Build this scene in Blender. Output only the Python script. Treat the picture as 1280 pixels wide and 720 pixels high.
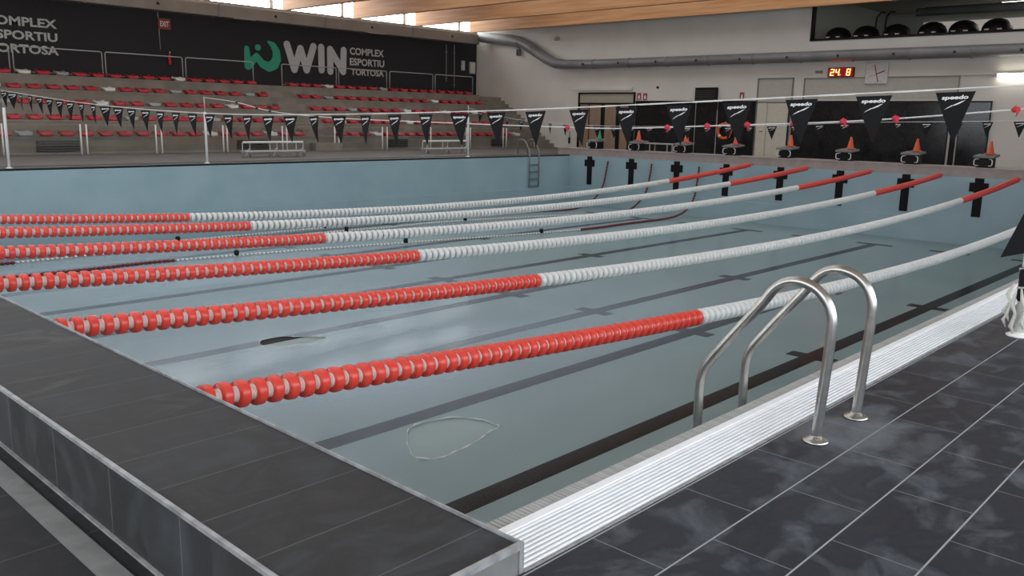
import bpy, math, random
from mathutils import Vector, Matrix
from mathutils.geometry import tessellate_polygon
random.seed(7)
for o in list(bpy.data.objects): bpy.data.objects.remove(o)
SC = bpy.context.scene
COL = SC.collection
PI = math.pi

# ------------------------------------------------------------------ camera
CAM = Vector((2.0278, -1.7916, 1.3637))
YAW, PITCH, ROLL, FPX = 0.7524, -0.1957, 0.0202, 1067.6
_fw = Vector((-math.sin(YAW)*math.cos(PITCH), math.cos(YAW)*math.cos(PITCH), math.sin(PITCH)))
_r0 = Vector((math.cos(YAW), math.sin(YAW), 0)); _u0 = _r0.cross(_fw)
RT = math.cos(ROLL)*_r0 + math.sin(ROLL)*_u0
UP = -math.sin(ROLL)*_r0 + math.cos(ROLL)*_u0
cd = bpy.data.cameras.new('camera'); co = bpy.data.objects.new('camera', cd); COL.objects.link(co)
cd.sensor_width = 36; cd.lens = FPX*36/1280; cd.clip_start = 0.05; cd.clip_end = 200
co.matrix_world = Matrix(((RT.x, UP.x, -_fw.x, CAM.x), (RT.y, UP.y, -_fw.y, CAM.y), (RT.z, UP.z, -_fw.z, CAM.z), (0, 0, 0, 1)))
SC.camera = co

def at(px, py, axis, val):
    """where the sight line of a photo pixel meets the plane axis = val"""
    d = RT*((px-640)/FPX) + UP*(-(py-360)/FPX) + _fw
    t = (val-CAM[axis])/d[axis]
    return CAM + d*t
def pix(P):
    q = Vector(P)-CAM; z = q.dot(_fw)
    return 640+FPX*q.dot(RT)/z, 360-FPX*q.dot(UP)/z

# ------------------------------------------------------------------ colour management, world, light
SC.view_settings.view_transform = 'Standard'; SC.view_settings.look = 'None'
SC.view_settings.gamma = 1; SC.view_settings.use_curve_mapping = False
SC.view_settings.exposure = 0.0
W = bpy.data.worlds.new('world'); SC.world = W; W.use_nodes = True
W.node_tree.nodes['Background'].inputs[0].default_value = (.75, .85, 1, 1)
W.node_tree.nodes['Background'].inputs[1].default_value = 0.6
SKYLIGHT = 8.0        # clerestory
ROOFFILL = 1.2       # unseen panes added in the roof to light pool and stand
SIDEGLASS = 2.2       # glazing of the right and near walls

def area(name, loc, size, size_y, rot, power, color):
    l = bpy.data.lights.new(name, 'AREA'); l.shape = 'RECTANGLE'; l.size = size; l.size_y = size_y
    l.energy = power; l.color = color
    o = bpy.data.objects.new(name, l); COL.objects.link(o); o.location = loc; o.rotation_euler = rot
    return o
# daylight through the glazed right wall and the glazed near wall
area('window_daylight', (5.75, 5.0, 2.7), 3.4, 22.0, (0, PI/2, 0), 420, (.88, .94, 1))
area('window_daylight', (-8.0, -7.75, 3.0), 22.0, 4.0, (PI/2, 0, 0), 140, (.86, .93, 1))

# ------------------------------------------------------------------ materials
def new_mat(name):
    m = bpy.data.materials.new(name); m.use_nodes = True
    nt = m.node_tree; b = nt.nodes['Principled BSDF']
    return m, nt, b
def noise_mat(name, c1, c2, scale=4, rough=.6, metal=0, stretch=(1, 1, 1), bump=0, spec=.5, detail=4, lo=.35, hi=.65):
    m, nt, b = new_mat(name); N = nt.nodes; L = nt.links
    tc = N.new('ShaderNodeTexCoord'); mp = N.new('ShaderNodeMapping'); mp.inputs['Scale'].default_value = stretch
    nz = N.new('ShaderNodeTexNoise'); nz.inputs['Scale'].default_value = scale; nz.inputs['Detail'].default_value = detail
    mr = N.new('ShaderNodeMapRange'); mr.inputs[1].default_value = lo; mr.inputs[2].default_value = hi
    mx = N.new('ShaderNodeMix'); mx.data_type = 'RGBA'
    mx.inputs[6].default_value = (*c1, 1); mx.inputs[7].default_value = (*c2, 1)
    L.new(tc.outputs['Object'], mp.inputs[0]); L.new(mp.outputs[0], nz.inputs['Vector'])
    L.new(nz.outputs['Fac'], mr.inputs[0]); L.new(mr.outputs[0], mx.inputs[0]); L.new(mx.outputs[2], b.inputs['Base Color'])
    b.inputs['Roughness'].default_value = rough; b.inputs['Metallic'].default_value = metal
    b.inputs['Specular IOR Level'].default_value = spec
    if bump:
        bp = N.new('ShaderNodeBump'); bp.inputs['Strength'].default_value = bump; bp.inputs['Distance'].default_value = .01
        L.new(nz.outputs['Fac'], bp.inputs['Height']); L.new(bp.outputs[0], b.inputs['Normal'])
    return m
def plain(name, c, rough=.5, metal=0, spec=.5):
    k = .93
    return noise_mat(name, tuple(x*k for x in c), c, 9, rough, metal, spec=spec)
def emit(name, c, s):
    m, nt, b = new_mat(name)
    b.inputs['Base Color'].default_value = (*c, 1); b.inputs['Emission Color'].default_value = (*c, 1)
    b.inputs['Emission Strength'].default_value = s
    return m
def slate(name, brick_w, row_h, rot, off, mortar, dust, base=(.022, .024, .028), offs=.5, mcol=(.28, .29, .3), rough=.38, msize=.004, rowlift=0.0, halo=None):
    """dark slate-look tiles with pale joints, worn with limescale"""
    m, nt, b = new_mat(name); N = nt.nodes; L = nt.links
    tc = N.new('ShaderNodeTexCoord'); sp = N.new('ShaderNodeSeparateXYZ'); cb = N.new('ShaderNodeCombineXYZ')
    L.new(tc.outputs['Object'], sp.inputs[0])
    for k, ax in enumerate(rot):
        ad = N.new('ShaderNodeMath'); ad.operation = 'ADD'; ad.inputs[1].default_value = off[k] + 100*(brick_w if k == 0 else row_h)
        L.new(sp.outputs[ax], ad.inputs[0]); L.new(ad.outputs[0], cb.inputs[k])
    br = N.new('ShaderNodeTexBrick'); br.offset = offs; br.inputs['Scale'].default_value = 1
    br.inputs['Brick Width'].default_value = brick_w; br.inputs['Row Height'].default_value = row_h
    br.inputs['Mortar Size'].default_value = msize; br.inputs['Mortar Smooth'].default_value = .3
    br.inputs['Color1'].default_value = (*base, 1); br.inputs['Color2'].default_value = (*[x*1.25 for x in base], 1)
    br.inputs['Mortar'].default_value = (*mcol, 1)
    L.new(cb.outputs[0], br.inputs['Vector'])
    b2 = N.new('ShaderNodeTexBrick'); b2.offset = 0; b2.inputs['Scale'].default_value = 1
    b2.inputs['Brick Width'].default_value = 5000; b2.inputs['Row Height'].default_value = row_h
    b2.inputs['Mortar Size'].default_value = msize*1.3; b2.inputs['Mortar Smooth'].default_value = .2
    b2.inputs['Color1'].default_value = (0, 0, 0, 1); b2.inputs['Color2'].default_value = (0, 0, 0, 1); b2.inputs['Mortar'].default_value = (*[rowlift*x for x in mcol], 1)
    L.new(cb.outputs[0], b2.inputs['Vector'])
    ja = N.new('ShaderNodeMix'); ja.data_type = 'RGBA'; ja.blend_type = 'ADD'; ja.inputs[0].default_value = 1
    L.new(br.outputs['Color'], ja.inputs[6]); L.new(b2.outputs['Color'], ja.inputs[7])
    mp = N.new('ShaderNodeMapping'); mp.inputs['Scale'].default_value = (1.5, 1.0, 1)
    L.new(tc.outputs['Object'], mp.inputs[0])
    nz = N.new('ShaderNodeTexNoise'); nz.inputs['Scale'].default_value = 3.4; nz.inputs['Detail'].default_value = 9; nz.inputs['Roughness'].default_value = .62
    nz.inputs['Distortion'].default_value = .6
    L.new(mp.outputs[0], nz.inputs['Vector'])
    mr = N.new('ShaderNodeMapRange'); mr.inputs[1].default_value = .48; mr.inputs[2].default_value = .8; mr.inputs[4].default_value = dust
    L.new(nz.outputs['Fac'], mr.inputs[0])
    if halo:      # limescale stain on the tiles around the ladder feet
        vd = N.new('ShaderNodeVectorMath'); vd.operation = 'DISTANCE'; vd.inputs[1].default_value = halo; L.new(tc.outputs['Object'], vd.inputs[0])
        hr = N.new('ShaderNodeMapRange'); hr.inputs[1].default_value = .42; hr.inputs[2].default_value = .12; hr.inputs[4].default_value = .22; L.new(vd.outputs['Value'], hr.inputs[0])
        ah = N.new('ShaderNodeMath'); ah.operation = 'ADD'; L.new(nz.outputs['Fac'], ah.inputs[0]); L.new(hr.outputs[0], ah.inputs[1]); L.new(ah.outputs[0], mr.inputs[0])
    mx = N.new('ShaderNodeMix'); mx.data_type = 'RGBA'; mx.inputs[7].default_value = (.16, .18, .20, 1)
    L.new(mr.outputs[0], mx.inputs[0]); L.new(ja.outputs[2], mx.inputs[6]); L.new(mx.outputs[2], b.inputs['Base Color'])
    b.inputs['Roughness'].default_value = rough; b.inputs['Specular IOR Level'].default_value = .3
    r2 = N.new('ShaderNodeMapRange'); r2.inputs[1].default_value = .3; r2.inputs[2].default_value = .75
    r2.inputs[3].default_value = rough-.08; r2.inputs[4].default_value = rough+.2
    L.new(nz.outputs['Fac'], r2.inputs[0]); L.new(r2.outputs[0], b.inputs['Roughness'])
    bp = N.new('ShaderNodeBump'); bp.inputs['Strength'].default_value = .25; bp.inputs['Distance'].default_value = .004
    sub = N.new('ShaderNodeMath'); sub.operation = 'SUBTRACT'; L.new(nz.outputs['Fac'], sub.inputs[0]); L.new(br.outputs['Fac'], sub.inputs[1])
    L.new(sub.outputs[0], bp.inputs['Height']); L.new(bp.outputs[0], b.inputs['Normal'])
    return m

M = {}
M['deck'] = slate('slate_deck_tiles', .565, .285, (1, 0), (-.3215, -.725), 1, .75, base=(.015, .0205, .030), mcol=(.15, .155, .16), msize=.003, rowlift=1.2, rough=.5, halo=(.66, 1.95, 0))
M['parapet'] = slate('slate_parapet_tiles', 2.4, .325, (1, 0), (1.2, .07), 1, .3, base=(.017, .018, .020), offs=0, mcol=(.065, .068, .07), msize=.0035, rough=.55)
M['parapet_face'] = slate('slate_face_tiles', .56, 2.0, (0, 2), (-.06, 1.0), 1, .3, base=(.026, .026, .0265), offs=0, mcol=(.10, .10, .10), rough=.6)
M['neardeck'] = slate('slate_near_deck_tiles', .575, .575, (0, 1), (0, .2), 1, .12, base=(.008, .008, .010), offs=0, mcol=(.045, .045, .048), rough=.6)
M['trim'] = noise_mat('worn_metal_trim', (.24, .24, .24), (.42, .42, .43), 14, .5, .3)
M['grey_strip'] = noise_mat('grey_channel_cover', (.15, .155, .15), (.20, .20, .195), 10, .6)
M['liner'] = noise_mat('pale_blue_pool_liner', (.27, .385, .43), (.315, .43, .475), .8, .35, stretch=(1, 1, 1))
M['liner_floor'] = noise_mat('pale_blue_pool_floor', (.225, .30, .31), (.26, .335, .34), .5, .5)
M['black_line'] = plain('black_lane_paint', (.009, .007, .009), .6, spec=.15)
M['coping'] = noise_mat('beige_grey_coping', (.30, .25, .235), (.37, .31, .29), 3, .5)
M['leftdeck'] = noise_mat('brown_grey_deck', (.080, .070, .061), (.105, .093, .082), 2, .6)
M['drain'] = noise_mat('dark_gutter_grate', (.035, .034, .034), (.055, .052, .05), 6, .6)
M['concrete'] = noise_mat('weathered_concrete', (.21, .18, .148), (.27, .235, .195), 1.5, .8, bump=.1)
M['black_wall'] = plain('black_wall_panels', (.030, .029, .032), .8, spec=.3)
M['white_wall'] = noise_mat('off_white_plaster', (.66, .645, .60), (.72, .70, .655), .7, .8)
M['letter'] = plain('grey_lettering', (.56, .56, .55), .6)
M['green'] = plain('green_logo_paint', (.035, .38, .235), .6)
M['wood'] = noise_mat('glulam_wood', (.52, .235, .09), (.64, .35, .17), 1.6, .55, stretch=(.25, 5, 5), detail=6)
M['roof'] = plain('white_roof_deck', (.62, .62, .6), .8)
M['duct'] = noise_mat('grey_duct_sheet', (.20, .20, .205), (.25, .25, .255), 1.2, .5, .2)
M['duct_tan'] = noise_mat('taupe_duct_sheet', (.26, .235, .205), (.31, .28, .245), 1.2, .55)
M['dark'] = plain('dark_fittings', (.02, .02, .02), .5)
M['red_float'] = plain('red_plastic_float', (.74, .058, .038), .3)
M['white_float'] = plain('white_plastic_float', (.72, .72, .70), .3)
M['hub'] = plain('float_hub_white', (.86, .80, .76), .3)
M['hub_grey'] = plain('float_hub_grey', (.36, .36, .35), .4)
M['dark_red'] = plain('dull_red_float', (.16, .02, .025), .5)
M['cable'] = plain('steel_cable', (.3, .3, .3), .4, .8)
M['steel'] = noise_mat('brushed_stainless', (.42, .40, .37), (.52, .50, .47), 18, .30, 1)
M['steel_dull'] = noise_mat('dull_stainless', (.24, .24, .24), (.32, .32, .32), 18, .4, .7)
M['white_slat'] = plain('white_gutter_plastic', (.86, .88, .90), .4)
M['groove'] = plain('gutter_groove_shade', (.012, .014, .016), .6)  # near-black, puts the shade between the slats into the tray colour
M['ribbed'] = noise_mat('ribbed_grey_rim', (.30, .31, .30), (.40, .41, .40), 60, .5, stretch=(.05, 1, .05))
M['rail_white'] = plain('white_painted_tube', (.80, .79, .76), .4)
M['rail_grey'] = plain('galvanised_tube', (.46, .46, .45), .45, .3)
M['seat_red'] = plain('red_seat_plastic', (.47, .018, .04), .32)
M['seat_white'] = plain('white_seat_plastic', (.72, .70, .66), .4)
M['seat_grey'] = plain('grey_seat_plastic', (.33, .34, .34), .4)
M['pennant'] = plain('black_pennant_cloth', (.009, .009, .010), .8, spec=.25)
M['print'] = plain('white_print', (.85, .85, .84), .6)
M['tape'] = plain('white_tape', (.74, .73, .70), .6)
M['rag'] = plain('cream_cloth', (.55, .53, .48), .8)
M['cord'] = plain('grey_cord', (.36, .36, .35), .6)
M['red_rag'] = plain('red_ribbon', (.60, .03, .06), .6)
M['glass_black'] = noise_mat('black_tinted_glass', (.010, .010, .012), (.016, .016, .018), 3, .12)
M['cone'] = plain('orange_cone_plastic', (.72, .12, .035), .4)
M['cone_green'] = plain('green_cone_plastic', (.03, .30, .12), .4)
M['block_top'] = plain('grey_block_top', (.20, .20, .20), .6)
M['black'] = plain('black_plastic', (.006, .006, .007), .5, spec=.25)
M['tan_door'] = noise_mat('tan_wood_door', (.27, .185, .125), (.33, .235, .165), 2, .5, stretch=(6, 6, .5))
M['beige_panel'] = plain('beige_transom_panel', (.40, .38, .30), .5)
M['door_white'] = plain('cream_door_paint', (.62, .59, .50), .5)
M['sign_red'] = plain('red_sign', (.32, .05, .05), .6)
M['gym_wall'] = plain('grey_green_gym_wall', (.40, .41, .36), .8)
M['transom'] = plain('pale_transom_panel', (.50, .49, .44), .6)
M['clock_face'] = plain('white_clock_face', (.66, .64, .62), .5)
M['led'] = emit('red_led_digit', (1, .16, .05), 9)
M['led_panel'] = emit('red_display_panel', (.22, .004, .002), .55)
M['tube'] = emit('fluorescent_tube_glow', (1, .93, .82), 34)
M['gym_lamp'] = emit('gym_lamp_glow', (1, .96, .9), 6)
M['gymglow'] = emit('gym_back_glow', (.85, .76, .70), .25)
M['skylight'] = emit('roof_glazing', (.93, .97, 1), SKYLIGHT)
M['rooffill'] = emit('added_roof_pane_glow', (.90, .96, 1), ROOFFILL)
M['sideglass'] = emit('window_daylight_pane', (.85, .93, 1), SIDEGLASS)

def water_mat():
    """thin water film carrying a pale bluish deposit that is thicker towards the near left part of the pool"""
    m = bpy.data.materials.new('thin_scummy_water_film'); m.use_nodes = True; nt = m.node_tree; N = nt.nodes; L = nt.links
    N.remove(N['Principled BSDF']); out = N['Material Output']
    tr = N.new('ShaderNodeBsdfTransparent'); tr.inputs[0].default_value = (.95, .98, .98, 1)
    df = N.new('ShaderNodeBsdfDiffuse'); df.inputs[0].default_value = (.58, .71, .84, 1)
    gl = N.new('ShaderNodeBsdfGlossy'); gl.inputs['Roughness'].default_value = .15
    fr = N.new('ShaderNodeFresnel'); fr.inputs['IOR'].default_value = 1.3
    tc = N.new('ShaderNodeTexCoord'); nz = N.new('ShaderNodeTexNoise'); nz.inputs['Scale'].default_value = .7; nz.inputs['Detail'].default_value = 2
    bp = N.new('ShaderNodeBump'); bp.inputs['Strength'].default_value = .1; bp.inputs['Distance'].default_value = .02
    L.new(tc.outputs['Object'], nz.inputs['Vector']); L.new(nz.outputs['Fac'], bp.inputs['Height'])
    L.new(bp.outputs[0], gl.inputs['Normal']); L.new(bp.outputs[0], fr.inputs['Normal'])
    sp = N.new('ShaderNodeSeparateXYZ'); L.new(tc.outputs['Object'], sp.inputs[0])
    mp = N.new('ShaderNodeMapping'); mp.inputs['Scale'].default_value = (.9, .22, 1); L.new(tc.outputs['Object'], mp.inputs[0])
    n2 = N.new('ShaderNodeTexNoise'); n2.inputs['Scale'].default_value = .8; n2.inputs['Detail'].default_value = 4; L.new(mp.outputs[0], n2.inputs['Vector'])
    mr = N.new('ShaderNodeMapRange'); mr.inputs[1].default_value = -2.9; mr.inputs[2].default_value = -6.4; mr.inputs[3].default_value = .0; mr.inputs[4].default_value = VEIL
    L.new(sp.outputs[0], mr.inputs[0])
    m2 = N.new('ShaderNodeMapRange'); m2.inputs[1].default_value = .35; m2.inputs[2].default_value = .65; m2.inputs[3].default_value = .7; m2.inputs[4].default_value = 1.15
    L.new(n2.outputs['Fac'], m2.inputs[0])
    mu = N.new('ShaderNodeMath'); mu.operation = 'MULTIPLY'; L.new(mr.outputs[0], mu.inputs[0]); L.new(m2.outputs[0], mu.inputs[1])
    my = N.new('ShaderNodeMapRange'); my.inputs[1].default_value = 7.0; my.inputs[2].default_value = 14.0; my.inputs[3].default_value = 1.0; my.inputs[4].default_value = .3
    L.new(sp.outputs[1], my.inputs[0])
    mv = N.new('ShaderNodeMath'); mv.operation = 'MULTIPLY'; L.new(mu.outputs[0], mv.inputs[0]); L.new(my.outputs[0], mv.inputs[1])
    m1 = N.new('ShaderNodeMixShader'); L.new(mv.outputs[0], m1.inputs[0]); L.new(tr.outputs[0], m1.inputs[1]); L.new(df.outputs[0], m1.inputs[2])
    hf = N.new('ShaderNodeMath'); hf.operation = 'MULTIPLY'; hf.inputs[1].default_value = .38; L.new(fr.outputs[0], hf.inputs[0])
    mx = N.new('ShaderNodeMixShader'); L.new(hf.outputs[0], mx.inputs[0]); L.new(m1.outputs[0], mx.inputs[1]); L.new(gl.outputs[0], mx.inputs[2])
    L.new(mx.outputs[0], out.inputs['Surface'])
    return m
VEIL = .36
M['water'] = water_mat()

# ------------------------------------------------------------------ mesh helpers
class MB:
    def __init__(s): s.v = []; s.f = []; s.m = []; s.s = []
    def add(s, vs, fs, mi=0, sm=False):
        b = len(s.v); s.v += [tuple(p) for p in vs]
        for f in fs: s.f.append([b+i for i in f]); s.m.append(mi); s.s.append(sm)
    def box(s, x0, x1, y0, y1, z0, z1, mi=0):
        x0, x1 = min(x0, x1), max(x0, x1); y0, y1 = min(y0, y1), max(y0, y1); z0, z1 = min(z0, z1), max(z0, z1)
        v = [(x, y, z) for z in (z0, z1) for y in (y0, y1) for x in (x0, x1)]
        s.add(v, [(0, 2, 3, 1), (4, 5, 7, 6), (0, 1, 5, 4), (2, 6, 7, 3), (0, 4, 6, 2), (1, 3, 7, 5)], mi)
        return s
    def bbox(s, x0, x1, y0, y1, z0, z1, b, mi=0):
        """box with chamfered edges: top, waist and bottom rings"""
        pts = []
        for z, i in ((z0, b), (z0+b, 0), (z1-b, 0), (z1, b)):
            xa, xb, ya, yb = x0+i, x1-i, y0+i, y1-i; c = b if i == 0 else b*.5
            pts.append([(xa+c, ya, z), (xb-c, ya, z), (xb, ya+c, z), (xb, yb-c, z), (xb-c, yb, z), (xa+c, yb, z), (xa, yb-c, z), (xa, ya+c, z)])
        v = sum(pts, []); f = []
        for k in range(3):
            for j in range(8): a = k*8+j; c = k*8+(j+1) % 8; f.append((a, c, c+8, a+8))
        f.append(tuple(range(7, -1, -1))); f.append(tuple(range(24, 32)))
        s.add(v, f, mi); return s
    def tube(s, path, r, seg=8, mi=0, closed=False, cap=True):
        P = [Vector(p) for p in path]; n = len(P); rad = r if isinstance(r, (list, tuple)) else [r]*n
        rings = []; prev = None
        for i in range(n):
            if closed: t = (P[(i+1) % n]-P[i-1])
            else: t = P[min(i+1, n-1)]-P[max(i-1, 0)]
            t.normalize()
            if prev is None:
                a = Vector((0, 0, 1)) if abs(t.z) < .9 else Vector((1, 0, 0))
                u = t.cross(a).normalized()
            else: u = (prev-t*prev.dot(t)).normalized()
            prev = u; w = t.cross(u)
            rings.append([P[i]+(u*math.cos(2*PI*k/seg)+w*math.sin(2*PI*k/seg))*rad[i] for k in range(seg)])
        v = sum(rings, []); f = []
        for i in range(n if closed else n-1):
            for k in range(seg):
                a = i*seg+k; b = i*seg+(k+1) % seg; c = ((i+1) % n)*seg+(k+1) % seg; d = ((i+1) % n)*seg+k
                f.append((a, b, c, d))
        if not closed and cap: f.append(tuple(range(seg-1, -1, -1))); f.append(tuple((n-1)*seg+k for k in range(seg)))
        s.add(v, f, mi, True); return s
    def lathe(s, prof, c=(0, 0, 0), axis=2, seg=20, mis=None, sm=True):
        """prof: list of (radius, height)"""
        v = []; f = []; n = len(prof)
        for r, h in prof:
            for k in range(seg):
                a, b = r*math.cos(2*PI*k/seg), r*math.sin(2*PI*k/seg)
                p = {2: (a, b, h), 1: (b, h, a), 0: (h, a, b)}[axis]
                v.append((p[0]+c[0], p[1]+c[1], p[2]+c[2]))
        base = len(s.v); s.v += v
        for i in range(n-1):
            for k in range(seg):
                s.f.append([base+i*seg+k, base+i*seg+(k+1) % seg, base+(i+1)*seg+(k+1) % seg, base+(i+1)*seg+k])
                s.m.append(mis[i] if mis else 0); s.s.append(sm)
        s.f.append([base+k for k in range(seg-1, -1, -1)]); s.m.append(mis[0] if mis else 0); s.s.append(False)
        s.f.append([base+(n-1)*seg+k for k in range(seg)]); s.m.append(mis[-1] if mis else 0); s.s.append(False)
        return s
    def prism(s, poly, o, ux, uy, d, mi=0):
        """2-D outline poly in the frame (o, ux, uy), thickened along d"""
        o, ux, uy, d = Vector(o), Vector(ux), Vector(uy), Vector(d); n = len(poly)
        A = [o+ux*p[0]+uy*p[1] for p in poly]; B = [a+d for a in A]
        tris = tessellate_polygon([[Vector((p[0], p[1], 0)) for p in poly]])
        f = [tuple(t) for t in tris]+[tuple(n+i for i in reversed(t)) for t in tris]
        f += [(i, (i+1) % n, n+(i+1) % n, n+i) for i in range(n)]
        s.add(A+B, f, mi); return s
    def stroke(s, pts, w, o, ux, uy, d, mi=0, seg=8):
        """flat round-ended brush stroke"""
        for i in range(len(pts)-1):
            a, b = pts[i], pts[i+1]; ang = math.atan2(b[1]-a[1], b[0]-a[0])
            wa, wb = (w[i], w[i+1]) if isinstance(w, (list, tuple)) else (w, w)
            poly = [(b[0]+wb/2*math.cos(ang-PI/2+PI*k/seg), b[1]+wb/2*math.sin(ang-PI/2+PI*k/seg)) for k in range(seg+1)]
            poly += [(a[0]+wa/2*math.cos(ang+PI/2+PI*k/seg), a[1]+wa/2*math.sin(ang+PI/2+PI*k/seg)) for k in range(seg+1)]
            s.prism(poly, Vector(o)+Vector(d)*(.001*(i % 3)), ux, uy, Vector(d)*(1+.06*(i % 3)), mi)
        return s
    def build(s, name, mats, parent=None):
        me = bpy.data.meshes.new(name); me.from_pydata(s.v, [], s.f)
        mats = mats if isinstance(mats, (list, tuple)) else [mats]
        for m in mats: me.materials.append(M[m] if isinstance(m, str) else m)
        me.polygons.foreach_set('material_index', s.m); me.polygons.foreach_set('use_smooth', s.s); me.update()
        import bmesh
        bm = bmesh.new(); bm.from_mesh(me); bmesh.ops.recalc_face_normals(bm, faces=bm.faces); bm.to_mesh(me); bm.free()
        o = bpy.data.objects.new(name, me); COL.objects.link(o)
        if parent: o.parent = parent
        return o
def thing(name, label, cat, loc=(0, 0, 0), rz=0, group=None):
    o = bpy.data.objects.new(name, None); COL.objects.link(o); o.location = loc; o.rotation_euler = (0, 0, rz)
    o.empty_display_size = .1
    return tag(o, label, cat, group)
def tag(o, label, cat, group=None, kind=None):
    if label: o['label'] = label
    if cat: o['category'] = cat
    if group: o['group'] = group
    if kind: o['kind'] = kind
    return o
def struct(mb, name, mats, label, cat='structure'):
    o = mb.build(name, mats); o['kind'] = 'structure'; o['label'] = label; o['category'] = cat; return o
def copy_tree(o, parent=None):
    c = o.copy(); COL.objects.link(c)
    if parent: c.parent = parent
    for ch in list(o.children): copy_tree(ch, c)
    return c
def text_mb(mb, txt, o, ux, uy, d, w, h, bold=0.02, shear=0.0, mi=0):
    """lettering fitted to a w x h rectangle, laid in the frame (o, ux, uy)"""
    cu = bpy.data.curves.new('t', 'FONT'); cu.body = txt; cu.offset = bold; cu.shear = shear; cu.resolution_u = 3
    ob = bpy.data.objects.new('t', cu); COL.objects.link(ob)
    dg = bpy.context.evaluated_depsgraph_get(); me = bpy.data.meshes.new_from_object(ob.evaluated_get(dg))
    xs = [v.co.x for v in me.vertices]; ys = [v.co.y for v in me.vertices]
    x0, y0 = min(xs), min(ys); sx = w/(max(xs)-x0); sy = h/(max(ys)-y0)
    o, ux, uy, d = Vector(o), Vector(ux), Vector(uy), Vector(d)
    vs = [o+ux*((v.co.x-x0)*sx)+uy*((v.co.y-y0)*sy)+d for v in me.vertices]
    mb.add(vs, [tuple(p.vertices) for p in me.polygons], mi)
    bpy.data.objects.remove(ob); bpy.data.curves.remove(cu); bpy.data.meshes.remove(me)
ORD = ['zero', 'first', 'second', 'third', 'fourth', 'fifth', 'sixth', 'seventh', 'eighth', 'ninth', 'tenth', 'eleventh', 'twelfth',
       'thirteenth', 'fourteenth', 'fifteenth', 'sixteenth', 'seventeenth', 'eighteenth', 'nineteenth', 'twentieth']
for t in ORD[1:10]: ORD.append('twenty-'+t)
ORD.append('thirtieth')
for t in ORD[1:10]: ORD.append('thirty-'+t)

# ------------------------------------------------------------------ the hall: dimensions
PL, PR, PY = -20.04, 0.13, 25.0          # pool left / right / far faces
ZF = -1.96                               # pool floor
ZC = 0.254                               # far coping
ZN = 0.10                                # near parapet
YW, XB = 31.4, -32.0                     # far wall, black left wall
YN, XR = -8.0, 6.0                       # near wall, right wall
ZR = 7.2

# pool basin
b = MB(); b.box(PL-.3, PR+.3, -.3, PY+.3, ZF-.2, ZF)
for i in range(10):
    x = -1-2*i
    b.box(x-.125, x+.125, 2, 23, ZF-.01, ZF+.004, 1)
    for y in (2, 23): b.box(x-.5, x+.5, y-.125, y+.125, ZF-.01, ZF+.005, 1)
    for y in (10, 15): b.box(x-.34, x+.34, y-.13, y+.13, ZF-.01, ZF+.0045, 1)
struct(b, 'pool_floor', ['liner_floor', 'black_line'], 'drained pool floor with black lane lines and a thin film of water', 'pool')
b = MB(); b.box(PL-.3, PL, -.3, PY+.3, ZF, -.02); b.box(PL, PL+.10, 0, PY, ZF, -1.25)
struct(b, 'wall_pool_left', 'liner', 'pale blue left pool wall below the grandstand with a low ledge', 'pool')
b = MB(); b.box(PL-.3, PR+.3, PY, PY+.3, ZF, -.02); b.box(PL, PR, PY-.06, PY, ZF, -1.25)
for i in range(10):
    x = -1-2*i
    b.box(x-.12, x+.12, PY-.012, PY+.01, -1.13, -.03, 1); b.box(x-.25, x+.25, PY-.011, PY+.01, -.42, -.16, 1)
struct(b, 'wall_pool_far', ['liner', 'black_line'], 'pale blue far pool wall with black target crosses', 'pool')
b = MB(); b.box(PR, PR+.3, -.3, PY+.3, ZF, -.12); struct(b, 'wall_pool_right', 'liner', 'right pool wall under the white gutter grate', 'pool')
b = MB(); b.box(PL-.3, PR+.3, -.3, -.01, ZF, -.16); struct(b, 'wall_pool_near', 'liner', 'near pool wall under the slate parapet', 'pool')
# far coping, kerb
b = MB(); b.box(PL-.6, 4.5, PY, PY+.75, -.02, ZC); b.box(PL-.6, 4.5, PY-.02, PY+.75, ZC-.03, ZC+.012)
struct(b, 'trim_far_coping', 'coping', 'beige raised coping at the far end of the pool', 'kerb')
# decks
b = MB(); b.box(.43, XR, -8, YW, -.25, 0); struct(b, 'floor', 'deck', 'dark slate tiled deck on the right of the pool', 'floor')
b = MB(); b.box(-33, .43, -8, -.646, -.45, -.2); b.box(-33, .43, -.70, -.646, -.2, -.197)
struct(b, 'floor_near', 'neardeck', 'black tiled floor at the near end, below the parapet', 'floor')
b = MB(); b.box(-33, .40, -.80, -.715, -.2, -.192); struct(b, 'trim_channel', 'grey_strip', 'grey channel cover strip along the foot of the parapet', 'trim')
b = MB(); b.box(XB, PL-.9, -.646, YW, -.25, 0); b.box(PL-.92, PL-.02, -.646, PY, -.2, -.012, 1); b.box(PL-.03, PL, -.3, PY, -.05, -.0, 1)
struct(b, 'floor_left', ['leftdeck', 'drain'], 'brown grey deck with dark gutter in front of the grandstand', 'floor')
b = MB(); b.box(PL-.9, .43, PY+.75, YW, -.25, 0); struct(b, 'floor_far', 'leftdeck', 'deck behind the starting blocks at the far end', 'floor')
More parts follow.
